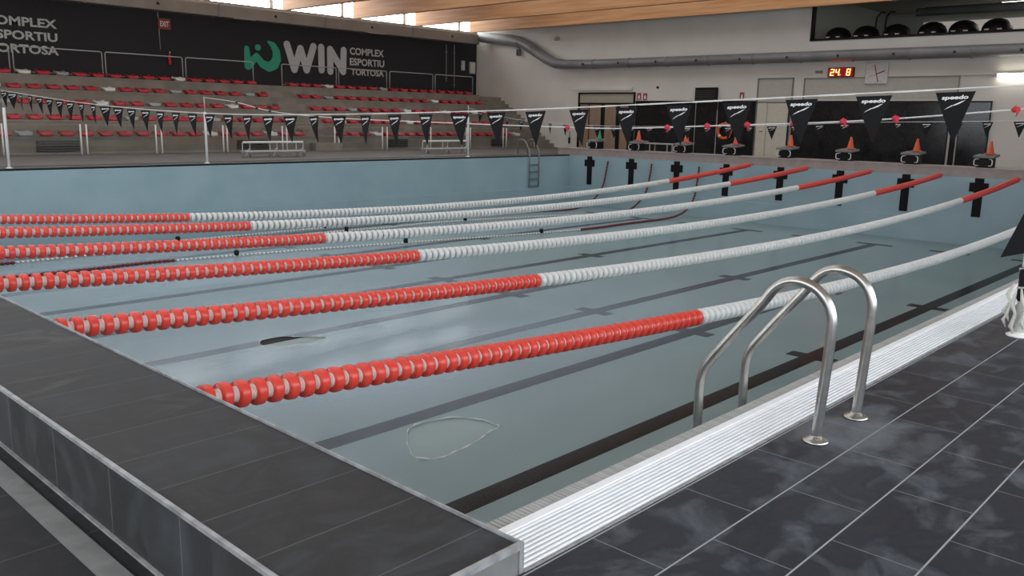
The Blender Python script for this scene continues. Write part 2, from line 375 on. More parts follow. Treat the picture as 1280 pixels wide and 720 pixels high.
# near parapet
b = MB(); b.box(-21, .41, -.64, -.012, -.2, ZN-.012)
b.box(-21, .405, -.646, -.64, -.2, ZN-.02, 1)
par = struct(b, 'parapet', ['parapet', 'parapet_face'], 'raised slate tiled parapet at the near end of the pool', 'parapet')
b = MB(); b.box(-21, .4235, -.6505, -.634, ZN-.016, ZN-.001); b.box(-21, .4105, -.008, 0, -.05, ZN-.002)
b.box(.41, .425, -.652, -.002, ZN-.022, ZN); b.box(.41, .424, -.02, -.0005, -.2, ZN-.021); b.box(.41, .424, -.651, -.634, -.2, ZN-.021)
b.box(-21, .42, -.66, -.646, -.2, -.188)
struct(b, 'trim_parapet', 'trim', 'worn metal edging of the near parapet', 'trim')
b = MB(); b.box(.408, .419, -.634, -.02, -.19, ZN-.02); struct(b, 'trim_parapet_end', 'grey_strip', 'end face of the near parapet, lighter grey for its reflected light', 'trim')  # lighter grey stands in for light reflected off this face

# right-hand overflow gutter: ribbed rim, wide white nosing, ten white slats
g = thing('gutter_grate', 'white slatted overflow gutter grate along the right-hand pool edge', 'gutter grate', (0, 0, 0))
b = MB(); b.box(PR-.01, .182, 0, PY, -.10, -.004)
for k in range(1200):
    y = .01+k*.0208
    b.box(PR-.012, .181, y, y+.0165, -.02, -.001)
b.build('ribbed_rim', 'ribbed', g)
b = MB(); b.bbox(.182, .226, 0, PY, -.05, .006, .004); b.build('nosing', 'white_slat', g)
b = MB(); b.box(.226, .42, 0, PY, -.06, -.022); b.build('tray', 'groove', g)
for k in range(9):
    x = .2295+k*.0212
    b = MB(); b.bbox(x, x+.0106, 0, PY, -.03, .004, .0015); b.build('slat', 'white_slat', g)
b = MB(); b.box(.4205, .43, 0, PY, -.05, .003); b.build('edge_strip', 'trim', g)

# water film with two dry islands
def wob(pts, n=4):
    out = []
    for i in range(len(pts)):
        a, c = Vector(pts[i]), Vector(pts[(i+1) % len(pts)]); p0 = Vector(pts[i-1]); p3 = Vector(pts[(i+2) % len(pts)])
        for k in range(n):
            t = k/n
            q = .5*((2*a)+(c-p0)*t+(2*p0-5*a+4*c-p3)*t*t+(3*a-p0-3*c+p3)*t**3)
            out.append((q.x+random.uniform(-.012, .012), q.y+random.uniform(-.012, .012)))
    return out
ZWT = ZF+.018
isl1 = wob([(-4.423, 3.577), (-4.70, 3.82), (-4.785, 4.05), (-4.70, 4.40), (-4.421, 4.617), (-4.22, 4.62), (-4.12, 4.60), (-4.05, 4.35), (-3.967, 4.053), (-3.902, 3.658), (-3.96, 3.45), (-4.15, 3.401)])
isl2 = wob([(-9.022, 4.575), (-9.099, 4.767), (-9.064, 5.018), (-8.90, 5.15), (-8.62, 5.45), (-8.50, 5.35), (-8.47, 5.0), (-8.585, 4.70), (-8.777, 4.508)])
outer = [(PL+.10, 0), (PR, 0), (PR, PY-.06), (PL+.10, PY-.06)]
loops = [outer, isl1, isl2]
verts = [p for l in loops for p in l]
tris = tessellate_polygon([[Vector((p[0], p[1], 0)) for p in l] for l in loops])
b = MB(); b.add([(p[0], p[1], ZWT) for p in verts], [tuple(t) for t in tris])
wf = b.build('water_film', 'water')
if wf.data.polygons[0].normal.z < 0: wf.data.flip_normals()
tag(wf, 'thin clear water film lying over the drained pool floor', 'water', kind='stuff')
for l, nm, lb in ((isl1, 'foam_rim', 'whitish scum rim around the big dry patch by the parapet'), (isl2, 'foam_rim', 'whitish scum rim around the small dry patch on a lane line')):
    b = MB(); b.tube([(p[0], p[1], ZWT+.001) for p in l], [random.choice((.001, .003, .006, .011)) for _ in l], 6, closed=True)
    o = b.build(nm, 'clock_face'); tag(o, lb, 'scum rim')

# ------------------------------------------------------------------ walls and roof
b = MB(); b.box(XB-.3, XB, -8, YW, -.2, 5.6, 0); b.box(XB-.3, XB+.02, -8, YW, 5.6, 5.84, 2); b.box(XB-.3, XB, -8, YW, 6.75, ZR, 1)
struct(b, 'wall_left', ['black_wall', 'white_wall', 'duct_tan'], 'black painted wall behind the grandstand', 'wall')
b = MB()
OX = at(1014, 40, 0+1, YW).x; OZ = 4.57
b.box(XB-.3, OX, YW, YW+.25, -.2, ZR); b.box(OX, XR, YW, YW+.25, -.2, OZ); b.box(OX, XR, YW, YW+.25, 6.4, ZR)
struct(b, 'wall_far', 'white_wall', 'off-white far end wall above the starting blocks', 'wall')
b = MB(); b.box(XR, XR+.3, -8, YW, -.2, .6); b.box(XR, XR+.3, -8, YW, 4.9, ZR); b.box(XR, XR+.3, 17, YW, .6, 4.9)
struct(b, 'wall_right', 'white_wall', 'right-hand wall with long windows', 'wall')
b = MB(); b.box(XB, XR, -8.3, -8, -.45, .6); b.box(XB, XR, -8.3, -8, 5.2, ZR); b.box(XB, -20, -8.3, -8, .6, 5.2); b.box(4, XR, -8.3, -8, .6, 5.2)
struct(b, 'wall_near', 'white_wall', 'near end wall with long windows', 'wall')
b = MB(); b.box(XR+.1, XR+.14, -8, 17, .6, 4.9); struct(b, 'window_right', 'sideglass', 'bright glazing in the right-hand wall', 'window')
b = MB(); b.box(-20, 4, -8.14, -8.1, .6, 5.2); struct(b, 'window_near', 'sideglass', 'bright glazing in the near end wall', 'window')
b = MB(); b.box(XB-.3, XR+.3, -8.3, YW+.3, ZR, ZR+.2); struct(b, 'ceiling', 'roof', 'white roof deck over the pool hall', 'ceiling')
# clerestory over the black wall
b = MB(); b.box(XB-.12, XB-.06, -8, YW, 5.84, 6.75); struct(b, 'window_clerestory', 'skylight', 'bright clerestory glazing between the ends of the beams', 'window')
BY = [19.27+3.69*k for k in range(-7, 4)]
for k, y in enumerate(BY):
    b = MB(); b.box(-31.35, 5.9, y-.11, y+.11, 5.72, ZR-.02)
    struct(b, 'ceiling_beam', 'wood', 'glulam roof beam crossing the pool hall', 'beam')
    b = MB(); b.box(XB-.05, XB+.06, y-.36, y-.2, 5.84, 6.75); struct(b, 'trim_post', 'white_wall', 'white clerestory post beside a beam end', 'post')
# glowing panes added between the beams, spread wide to brighten pool and stand
for k in range(len(BY)-1):
    b = MB(); b.box(-26, -3, BY[k]+.4, BY[k+1]-.4, ZR-.03, ZR-.01)
    struct(b, 'added_roof_pane', 'rooffill', 'added glowing roof pane between two beams, unseen, lights the pool', 'window')

# ------------------------------------------------------------------ grandstand
RX = [-26.5-.85*k for k in range(5)]; RZ = [.54+.49*k for k in range(5)]
A0, A1 = 17.12, 18.36                    # aisle
YE = 29.55                               # far end of the rows
b = MB()
for k in range(5):
    b.box(XB, RX[k], -.6, YE, 0 if k == 0 else RZ[k-1], RZ[k])
    b.box(RX[k]-.06, RX[k]+.02, -.6, YE, RZ[k]-.05, RZ[k]+.006)
    b.box(RX[k], RX[k]+.42, A0, A1, 0 if k == 0 else RZ[k-1], RZ[k]-.245)
b.box(-26.5, -26.42, -.6, YE, 0, .06)
for j in range(14):
    b.box(XB, -26.35-.29*j, YE, YW, .175*j, min(.175*(j+1), RZ[4]))
struct(b, 'grandstand', 'concrete', 'stepped concrete grandstand with rows of bucket seats', 'grandstand')

def seat_mesh():
    b = MB(); nu, nv = 9, 7; P = []
    for j in range(nv):
        v = j/(nv-1)
        for i in range(nu):
            u = -1+2*i/(nu-1)
            w = .225*(1-.18*(2*v-1)**4)*(1-.10*v)
            z = .105+.035*abs(u)**2.5+.05*max(0, (v-.6)/.4)**2-(.075 if j == 0 else 0)
            P.append((-.43*v+(.03 if j == 0 else 0)-.05*(abs(u)**3)*(1-v)*.8, u*w, z))
    n = len(P); Q = [(p[0]*.96-.01, p[1]*.94, max(p[2]-.06, .012)) for p in P]
    f = []
    for j in range(nv-1):
        for i in range(nu-1):
            a = j*nu+i; f.append((a, a+1, a+nu+1, a+nu)); f.append((n+a, n+a+nu, n+a+nu+1, n+a+1))
    rim = [i for i in range(nu)]+[j*nu+nu-1 for j in range(1, nv)]+[(nv-1)*nu+i for i in range(nu-2, -1, -1)]+[j*nu for j in range(nv-2, 0, -1)]
    for k in range(len(rim)):
        a, c = rim[k], rim[(k+1) % len(rim)]; f.append((a, c, n+c, n+a))
    b.add(P+Q, f, 0, True)
    b.box(-.36, -.08, -.12, .12, .0, .05)
    return b
pale = {0: [(22, 'g'), (257, 'w'), (351, 'w'), (480, 'w'), (575, 'g'), (652, 'w')],
        1: [(132, 'g'), (277, 'g'), (435, 'w'), (518, 'w'), (593, 'g')],
        2: [(15, 'g'), (138, 'w'), (200, 'g'), (298, 'w'), (443, 'g'), (512, 'w'), (556, 'w'), (598, 'w')],
        3: [(6, 'w'), (144, 'w'), (226, 'g'), (313, 'g'), (413, 'g'), (545, 'w')],
        4: [(37, 'w'), (84, 'g'), (227, 'w'), (411, 'w'), (479, 'g')]}
pale[1][0] = (176, 'g')
seat_o = {}
for c, m in (('r', 'seat_red'), ('w', 'seat_white'), ('g', 'seat_grey')): seat_o[c] = [seat_mesh().build('bucket_seat', m), False]
CN = {'r': 'red', 'w': 'white', 'g': 'grey'}
for k in range(5):
    rows = []
    y = A0-.34
    while y > 5.0: rows.append(('near', y)); y -= .6
    y = A1+.34
    while y < YE-.2: rows.append(('far', y)); y += .6
    px = [pix((RX[k], y, RZ[k]+.07))[0] for _, y in rows]
    colr = ['r']*len(rows)
    for q, c in pale[k]:
        i = min(range(len(rows)), key=lambda i: abs(px[i]-q)); colr[i] = c
    cnt = {'near': 0, 'far': 0}
    for (side, y), c, q in zip(rows, colr, px):
        cnt[side] += 1
        if q < -25: continue
        lb = '%s plastic bucket seat, %s row up, %s seat to the %s of the aisle' % (CN[c], ORD[k+1], ORD[cnt[side]], 'left' if side == 'near' else 'right')
        src = seat_o[c]
        if not src[1]: o = src[0]; src[1] = True
        else: o = src[0].copy(); COL.objects.link(o)
        o.location = (RX[k]-.02, y, RZ[k]+.007)
        tag(o, lb, 'seat', 'bucket seats on the grandstand')

# railing frames behind the top row
secs = [(-75, 12), (17, 128), (132, 228), (232, 316), (352, 420), (423, 483), (487, 541), (544, 591)]
XRl = -30.6
for i, (p0, p1) in enumerate(secs):
    y0 = at(p0, 80, 0, XRl).y; y1 = at(p1, 80, 0, XRl).y; L = y1-y0
    t = thing('railing_frame', 'grey tubular railing frame behind the top seats, %s from the left' % ORD[i+1], 'railing', (XRl, y0, RZ[4]), 0, 'railing frames behind the top seats')
    r = .06; zt = .93
    path = [(0, 0, 0), (0, 0, zt-r), (0, r*.3, zt-r*.3), (0, r, zt), (0, L-r, zt), (0, L-r*.3, zt-r*.3), (0, L, zt-r), (0, L, 0)]
    MB().tube(path, .022, 8).build('frame_tube', 'rail_grey', t)
    MB().tube([(0, .02, .10), (0, L-.02, .10)], .016, 8).build('bottom_bar', 'rail_grey', t)

# glass balustrade panels on pairs of posts in front of the first row
def glass_mat():
    m = bpy.data.materials.new('clear_balustrade_glass'); m.use_nodes = True; nt = m.node_tree; N = nt.nodes; L = nt.links
    N.remove(N['Principled BSDF'])
    tr = N.new('ShaderNodeBsdfTransparent'); tr.inputs[0].default_value = (.93, .94, .93, 1)
    gl = N.new('ShaderNodeBsdfGlossy'); gl.inputs['Roughness'].default_value = .03
    mx = N.new('ShaderNodeMixShader'); mx.inputs[0].default_value = .05
    L.new(tr.outputs[0], mx.inputs[1]); L.new(gl.outputs[0], mx.inputs[2]); L.new(mx.outputs[0], N['Material Output'].inputs['Surface'])
    return m
M['glass'] = glass_mat()
prs = [(-84, -4), (3, 101), (108.5, 195), (202, 279), (284, 353), (358.5, 418.5), (423.5, 478), (484, 534), (538.5, 583), (588, 629), (633, 668)]
XG = -26.28
for i, (p0, p1) in enumerate(prs):
    y0 = at(p0, 170, 0, XG).y; y1 = at(p1, 170, 0, XG).y; L = y1-y0
    t = thing('balustrade_panel', 'clear balustrade panel between two white posts before the first seat row, %s from left' % ORD[i+1], 'balustrade', (XG, y0, 0), 0, 'balustrade panels before the grandstand')
    for q in (0, L): MB().tube([(0, q, 0), (0, q, .93)], .026, 8).build('post', 'rail_white', t)
    MB().box(-.005, .005, .04, L-.04, .08, .88).build('glass_pane', 'glass', t)

# louvred vents in the stand front
for i, (p0, p1) in enumerate([(44, 98), (295, 334), (484, 508), (613, 629)]):
    y0 = at(p0, 180, 0, -26.5).y; y1 = at(p1, 180, 0, -26.5).y
    t = thing('vent_grille', 'dark louvred vent in the stand front, %s from the left' % ORD[i+1], 'vent', (-26.415, y0, .09), 0, 'vents in the stand front')
    L = y1-y0
    MB().box(-.004, .012, 0, L, 0, .33).build('backing', 'dark', t)
    for k in range(4): MB().box(.012, .035, .02, L-.02, .02+.08*k, .05+.08*k).build('louvre', 'leftdeck', t)

# ------------------------------------------------------------------ lettering and logo on the black wall
XW = XB+.001
def wall_o(px, py): p = at(px, py, 0, XW); return p
UY, UZ, UX = (0, 1, 0), (0, 0, 1), (.02, 0, 0)
t = thing('wall_lettering', 'grey three-line lettering on the black wall at the far left', 'lettering', (XW, 0, 0))
for txt, (xr, yt, yb) in (('COMPLEX', (71, 25, 36.3)), ('ESPORTIU', (72, 42, 53)), ('TORTOSA', (73.5, 58.5, 69.5))):
    p = wall_o(xr, yb); h = wall_o(xr, yt).z-p.z; b = MB(); lw = {'COMPLEX': 2.36, 'ESPORTIU': 2.22, 'TORTOSA': 2.32}[txt]
    text_mb(b, txt, (0, p.y-lw, p.z), UY, UZ, UX, lw, h, .03); b.build('text_line', 'letter', t)
t = thing('wall_logo', 'grey and green club logo with lettering on the black wall above the stand', 'logo', (XW, 0, 0))
for txt, (xl, xr, yt, yb) in (('COMPLEX', (437, 479.5, 61, 70)), ('ESPORTIU', (437, 480, 74, 83)), ('TORTOSA', (438.5, 479.5, 87, 95))):
    p = wall_o(xl, yb); p2 = wall_o(xr, yb); h = wall_o((xl+xr)/2, yt).z-wall_o((xl+xr)/2, yb).z; b = MB()
    text_mb(b, txt, (0, p.y, (p.z+p2.z)/2), UY, UZ, UX, p2.y-p.y, h, .03); b.build('text_line', 'letter', t)
def W5(pts): return [(lambda p: (p.y, p.z))(wall_o(220+x/3.2, y/3.2)) for x, y in pts]
O0 = (0, 0, 0)
for nm, st in (('letter', [(443, 178), (473, 277), (497, 195), (522, 279), (549, 187)]), ('letter', [(580, 190), (582, 279)]), ('letter', [(617, 285), (616, 198), (668, 286), (670, 202)])):
    MB().stroke(W5(st), .33, O0, UY, UZ, UX).build(nm, 'letter', t)
b = MB(); ring = [(282, 193), (288, 262), (322, 224)]
b.stroke(W5(ring), [.22, .36, .26], O0, UY, UZ, UX)
b.stroke(W5([(322, 226), (345, 256), (372, 268), (392, 258), (402, 236), (401, 208), (388, 182), (370, 168)]), [.26, .34, .42, .44, .42, .36, .28, .12], O0, UY, UZ, UX)
b.stroke(W5([(326, 190), (328, 190)]), .26, O0, UY, UZ, UX)
b.build('emblem', 'green', t)['label'] = 'green emblem'

# exit sign on its conduit, extinguisher, fittings at the far end of the black wall
t = thing('exit_sign', 'small red exit sign hanging high on the black wall', 'sign', (XW, 0, 0))
p = wall_o(197.5, 36); q = wall_o(212, 24)
MB().box(.03, .06, p.y, q.y, p.z, q.z).build('panel', 'sign_red', t)
b = MB(); text_mb(b, 'EXIT', (.062, p.y+.07, p.z+.1), UY, UZ, (.002, 0, 0), q.y-p.y-.14, (q.z-p.z)*.5, .02); b.build('text', 'print', t)
a0 = wall_o(196.5, 15); a1 = wall_o(199.5, 62)
MB().tube([(.03, a0.y, a0.z), (.03, a0.y+.03, a1.z)], .016, 6).build('conduit', 'rail_grey', t)
def extinguisher(loc, lb):
    t = thing('fire_extinguisher', lb, 'extinguisher', loc)
    MB().lathe([(.055, 0), (.06, .02), (.06, .36), (.045, .42), (.02, .45)], seg=14).build('cylinder', 'red_rag', t)
    MB().box(-.015, .07, -.015, .015, .45, .50).build('valve', 'print', t)
    MB().tube([(.03, .0, .46), (.07, .03, .40), (.075, .04, .15)], .012, 6).build('hose', 'dark', t)
    MB().box(-.075, -.055, -.05, .05, .1, .4).build('wall_bracket', 'dark', t)
p = wall_o(211.5, 81); extinguisher((XW+.08, p.y, p.z), 'red fire extinguisher with white top on the black wall')
for i, (px, py0, py1) in enumerate(((578, 76, 88), (589.5, 78, 92))):
    p, q = wall_o(px-1.8-i*1.6, py1), wall_o(px+1.8+i*1.6, py0)
    t = thing('switch_box', ('narrow' if i == 0 else 'wide')+' pale box on the black wall beside the far corner', 'box', (XW, p.y, p.z))
    MB().bbox(0, .10, 0, q.y-p.y, 0, q.z-p.z, .01).build('housing', 'letter', t)
    MB().box(.10, .106, .05, q.y-p.y-.05, .06, q.z-p.z-.06).build('cover', 'seat_white', t)
for i, px in enumerate((557, 567)):
    p, q = wall_o(px, 102 if i == 0 else 110), wall_o(px, 56)
    t = thing('wall_pipe', ('shorter' if i == 0 else 'longer')+' thin grey pipe on the black wall near the far corner', 'pipe', (XW, p.y, p.z))
    MB().tube([(.04, 0, 0), (.04, 0, q.z-p.z)], .02, 6).build('pipe_run', 'cord', t)
    for z in (.15, (q.z-p.z)*.8): MB().box(0, .07, -.035, .035, z, z+.04).build('clip', 'cord', t)

# ------------------------------------------------------------------ ducts
t = thing('air_duct', 'long taupe air duct along the top of the black wall', 'duct', (-31.6, 0, 5.42))
MB().bbox(-.25, .27, -7.9, 30.95, -.24, .24, .02).build('duct_run', 'duct_tan', t)
for y in (6.5, 11.0, 16.2, 21.3, 26.4): MB().box(-.27, .29, y-.03, y+.03, -.26, .26).build('joint_band', 'duct', t)
for y in (8.6, 13.7, 18.8, 23.9, 29.0): MB().box(.27, .30, y-.05, y+.05, -.05, .05).build('nozzle', 'dark', t)
for y in (16.8, 23.6): MB().box(.28, .36, y, y+1.0, -.27, -.24).build('lower_flap', 'rail_grey', t)
t = thing('air_duct', 'grey air duct that drops down and crosses the far wall', 'duct', (0, YW-.34, 0))
def fw(px, py): p = at(px, py, 1, YW-.34); return (p.x, 0, p.z)
pts = [fw(602, 46.5), fw(640, 50.5), fw(651, 53), fw(663, 60), fw(684, 74), fw(694, 79), fw(708, 80.5), fw(730, 80.3)]
MB().tube(pts, [.27, .27, .27, .26, .25, .24, .22, .21], 16).build('duct_bend', 'duct', t)
e = fw(1280, 62.5); z1 = fw(730, 80.3)
MB().tube([z1, (XR-.2, 0, e[2])], [.205, .205], 16).build('duct_run', 'duct', t)
for i in range(12):
    x = z1[0]+.6+i*2.05; zz = z1[2]+(e[2]-z1[2])*(x-z1[0])/(e[0]-z1[0])
    if x > XR-.4: break
    MB().lathe([(.212, -.03), (.222, -.02), (.222, .02), (.212, .03)], (x, 0, zz), 0, 16).build('joint_band', 'duct', t)
    MB().box(x-.55, x-.47, -.225, -.19, zz-.05, zz+.04).build('nozzle', 'dark', t)
for q in ((650, 53.5, .285), (667, 62.5, .27)):
    c = fw(q[0], q[1]); MB().lathe([(q[2], -.03), (q[2]+.012, 0), (q[2], .03)], c, 0, 16).build('collar', 'duct', t)

# ------------------------------------------------------------------ far wall fittings
def rect(x0, y0, x1, y1):
    a = at((x0+x1)/2, y0, 1, YW).z; c = at((x0+x1)/2, y1, 1, YW).z
    return at(x0, (y0+y1)/2, 1, YW).x, at(x1, (y0+y1)/2, 1, YW).x, c, a
# folding wooden doors
x0, x1, z0, z1 = rect(723, 115.5, 793, 190); z0 = 0
zt = at(758, 128.5, 1, YW).z
d = MB(); F = .07
for bx in ((x0, x0+F, 0, z1), (x1-F, x1, 0, z1), (x0, x1, z1-F, z1), (x0, x1, zt-F, zt)): d.box(bx[0], bx[1], YW-.08, YW-.001, bx[2], bx[3])
do = struct(d, 'door_1', 'black', 'brown folding wooden doors under a beige transom at the left of the far wall', 'door')
MB().box(x0+F, x1-F, YW-.03, YW-.004, zt, z1-F).build('transom_panel', 'beige_panel', do)
for a, c in ((725, 736), (737, 751), (756, 770), (775, 785)):
    xa, xb = at(a, 160, 1, YW).x, at(c, 160, 1, YW).x
    l = MB(); l.bbox(xa+.01, xb-.01, YW-.065, YW-.012, .02, zt-F-.01, .01); l = l.build('leaf', 'tan_door', do)
    MB().tube([(xb-.08, YW-.10, 1.0), (xb-.08, YW-.10, 1.15)], .012, 6).build('handle', 'dark', l)
MB().box(x0+F, x1-F, YW-.012, YW-.003, 0, zt-F).build('door_gap', 'black', do)
xa, xb, za, zb = rect(720, 109.5, 791, 113); b = MB(); b.box(xa, xb, YW-.06, YW, za, zb); struct(b, 'trim_lintel', 'white_wall', 'white lintel ledge above the wooden doors', 'trim')
# cream double door with transom
x0, x1, z0, z1 = rect(944.5, 97.5, 989, 196); zt = at(966, 128, 1, YW).z
d = MB()
for bx in ((x0, x0+.05, 0, z1), (x1-.05, x1, 0, z1), (x0, x1, z1-.05, z1), (x0, x1, zt-.03, zt+.03)): d.box(bx[0], bx[1], YW-.05, YW-.001, bx[2], bx[3])
do = struct(d, 'door_2', 'duct', 'cream double door with pale transom in the far wall', 'door')
MB().box(x0+.05, x1-.05, YW-.02, YW-.003, zt+.03, z1-.05).build('transom_panel', 'transom', do)
xm = at(958, 160, 1, YW).x
for a, c in ((x0+.06, xm-.015), (xm+.015, at(984, 160, 1, YW).x)):
    l = MB(); l.bbox(a, c, YW-.045, YW-.006, .02, zt-.04, .008); l = l.build('leaf', 'door_white', do)
    MB().tube([(xm+(.12 if a > xm else -.12), YW-.09, 1.05), (xm+(.26 if a > xm else -.26), YW-.09, 1.05)], .015, 6).build('handle', 'black', l)
MB().box(at(984, 160, 1, YW).x, x1-.05, YW-.03, YW-.004, 0, zt-.03).build('dark_gap', 'black', do)
# black tinted glass partitions
zp = at(830, 126, 1, YW).z
for lb, px0, px1 in (('black tinted glass partition between the wooden doors and the glass door', 794.5, 868), ('black glass door panel below the black louvre box', 870, 895.5),
                     ('black tinted glass partition left of the cream double door', 897, 943.5), ('widest black tinted glass partition under the digital display', 989.5, 1186),
                     ('black tinted glass partition at the right end of the far wall', 1198, 1237)):
    xa, xb = at(px0, 160, 1, YW).x, at(px1, 160, 1, YW).x
    t = thing('glass_partition', lb, 'partition', (xa, YW-.09, 0), 0, 'black glass partitions')
    w = xb-xa; MB().box(.03, w-.03, .02, .05, .02, zp-.04).build('glass_panel', 'glass_black', t)
    b = MB(); b.box(0, w, 0, .07, zp-.05, zp); b.box(0, w, 0, .07, 0, .05); b.box(0, .03, 0, .07, .05, zp-.05); b.box(w-.03, w, 0, .07, .05, zp-.05); b.build('frame', 'black', t)
    if px1-px0 > 60:
        for k in range(1, int((px1-px0)/45)): MB().box(w*k/int((px1-px0)/45)-.012, w*k/int((px1-px0)/45)+.012, .012, .02, .05, zp-.05).build('mullion', 'black', t)
    if px0 == 897 or px0 > 1190 or px0 == 989.5: MB().box(-.02, .02, -.03, -.005, .02, zp-.4).build('edge_post', 'cord', t)
MB0 = MB(); xa, xb = at(1187, 180, 1, YW).x, at(1197, 180, 1, YW).x; MB0.box(xa, xb, YW-.06, YW, 0, zp-.05); struct(MB0, 'trim_partition', 'black', 'black infill between the two right glass partitions', 'trim')
# recessed pale transom over the widest partition
xa, xb, za, zb = rect(1005, 96, 1199, 124); b = MB()
for bx in ((xa, xb, zb-.03, zb), (xa, xa+.03, za, zb), (xb-.03, xb, za, zb)): b.box(bx[0], bx[1], YW-.05, YW, bx[2], bx[3])
b.box(xa+.03, xb-.03, YW-.012, YW-.002, za, zb-.03, 1)
struct(b, 'trim_transom', ['duct', 'transom'], 'pale grey transom band above the widest glass partition', 'trim')
# louvre box
xa, xb, za, zb = rect(871, 109.5, 898, 127)
t = thing('louvre_box', 'black louvred box on the far wall above the glass door', 'louvre box', (xa, YW-.02, za))
MB().bbox(0, xb-xa, -.14, 0, .03, zb-za, .01).build('housing', 'black', t)
for k in range(6): MB().box(.04, xb-xa-.04, -.155, -.14, .06+k*.075, .09+k*.075).build('slat', 'drain', t)
# red wall signs
for lb, px, py, w, h in (('left one of two small red signs right of the wooden doors', 799, 120.5, 5, 8.5), ('right one of two small red signs right of the wooden doors', 806.5, 120.8, 5, 8.5), ('small red sign above the partition beside the cream door', 927.5, 120, 5.5, 9)):
    xa, xb, za, zb = rect(px-w/2, py-h/2, px+w/2, py+h/2)
    t = thing('safety_sign', lb, 'sign', (xa, YW, za)); w_, h_ = xb-xa, zb-za
    MB().box(0, w_, -.012, 0, 0, h_).build('plate', 'sign_red', t)
    b = MB(); b.box(w_*.3, w_*.7, -.015, -.012, h_*.15, h_*.6); b.box(w_*.42, w_*.58, -.015, -.012, h_*.6, h_*.75); b.build('pictogram', 'print', t)
# digital display
xa, xb, za, zb = rect(1036, 84.5, 1068.5, 96.5)
t = thing('digital_display', 'red glowing digital temperature display on the far wall', 'display', (xa, YW, za)); w, h = xb-xa, zb-za
MB().bbox(0, w, -.10, 0, 0, h, .012).build('housing', 'black', t)
MB().box(.02, w-.02, -.104, -.10, .02, h-.02).build('screen', 'led_panel', t)
SEG = {'a': ((0, 1), (1, 1)), 'b': ((1, .5), (1, 1)), 'c': ((1, 0), (1, .5)), 'd': ((0, 0), (1, 0)), 'e': ((0, 0), (0, .5)), 'f': ((0, .5), (0, 1)), 'g': ((0, .5), (1, .5))}
for ch, ox in (('abged', .11), ('fgbc', .31), ('abcdefg', .73)):
    b = MB()
    for sg in ch:
        (p0, q0), (p1, q1) = SEG[sg]
        f = lambda p, q: (w*ox+p*w*.115+q*h*.06, h*.2+q*h*.6)
        b.stroke([f(p0, q0), f(p1, q1)], .035, (0, -.105, 0), (1, 0, 0), (0, 0, 1), (0, -.004, 0))
    b.build('digit', 'led', t)
b = MB(); b.box(w*.47, w*.495, -.109, -.104, h*.2, h*.28); b.build('decimal_point', 'led', t)
# square clock
xa, xb, za, zb = rect(1082.5, 78, 1111, 105)
t = thing('wall_clock', 'white square wall clock with dark red hands beside the digital display', 'clock', (xa, YW, za)); w, h = xb-xa, zb-za
MB().bbox(0, w, -.09, 0, 0, h, .02).build('face', 'clock_face', t)
for nm, pts, wd in (('minute_hand', [(.40, .88), (.60, .10)], .03), ('hour_hand', [(.51, .46), (.86, .60)], .035), ('second_hand', [(.51, .46), (.2, .32)], .014)):
    MB().stroke([(p*w, q*h) for p, q in pts], wd, (0, -.092, 0), (1, 0, 0), (0, 0, 1), (0, -.006, 0)).build(nm, 'dark_red' if nm != 'second_hand' else 'cord', t)
b = MB()
for k in range(12):
    a = 2*PI*k/12; b.stroke([(w/2+.40*w*math.cos(a), h/2+.40*w*math.sin(a)), (w/2+.42*w*math.cos(a), h/2+.42*w*math.sin(a))], .025, (0, -.092, 0), (1, 0, 0), (0, 0, 1), (0, -.004, 0))
b.build('hour_marks', 'cord', t)
# fluorescent lamp
p = at(1247, 94.5, 1, YW-.1)
t = thing('fluorescent_lamp', 'lit fluorescent tube lamp on the far wall at the right edge', 'lamp', (p.x, YW, p.z))
MB().bbox(-1.15, 1.6, -.07, 0, .03, .09, .01).build('housing', 'white_wall', t)
MB().tube([(.0, -.11, .0), (1.5, -.11, .0)], .022, 10).build('tube', 'tube', t)
for x in (-.03, 1.5): MB().box(x, x+.03, -.14, -.0, -.035, .04).build('tube_holder', 'white_wall', t)
# box speaker, spot, small fittings
p = at(650.5, 66, 1, YW)
t = thing('wall_speaker', 'small grey speaker box on the far wall under the duct', 'speaker', (p.x, YW, p.z))
MB().bbox(-.10, .10, -.22, -.04, -.16, .16, .015).build('cabinet', 'duct', t); MB().box(-.03, .03, -.04, 0, -.05, .05).build('bracket', 'dark', t); MB().box(-.085, .085, -.224, -.22, -.14, .14).build('grille', 'dark', t)
p = at(700, 48.5, 1, YW)
t = thing('flood_lamp', 'small grey flood lamp high on the far wall', 'lamp', (p.x, YW, p.z))
MB().lathe([(.05, -.16), (.10, -.12), (.11, .06), (.08, .1)], (.0, -.22, 0), 0, 14).build('lamp_head', 'cord', t); MB().tube([(0, 0, .02), (0, -.2, .0)], .025, 6).build('arm', 'cord', t)
p = at(822.5, 109.3, 1, YW)
t = thing('sensor', 'small round black sensor on the far wall', 'sensor', (p.x, YW, p.z)); MB().lathe([(.055, -.05), (.06, -.03), (.05, 0)], axis=1, seg=12).build('sensor_body', 'black', t)
p = at(1024, 90, 1, YW)
t = thing('oval_vent', 'small grey oval vent left of the digital display', 'vent', (p.x, YW, p.z)); MB().bbox(-.15, .15, -.03, 0, -.05, .05, .02).build('vent_body', 'duct', t)
p = at(712, 178, 1, YW)
t = thing('wall_phone', 'small black handset hanging on the far wall beside the wooden doors', 'phone', (p.x, YW, p.z))
MB().bbox(-.05, .05, -.07, 0, -.05, .25, .015).build('handset', 'black', t); MB().tube([(0, -.04, .24), (.02, -.05, .4), (.0, -.02, .55)], .012, 6).build('cord', 'black', t)
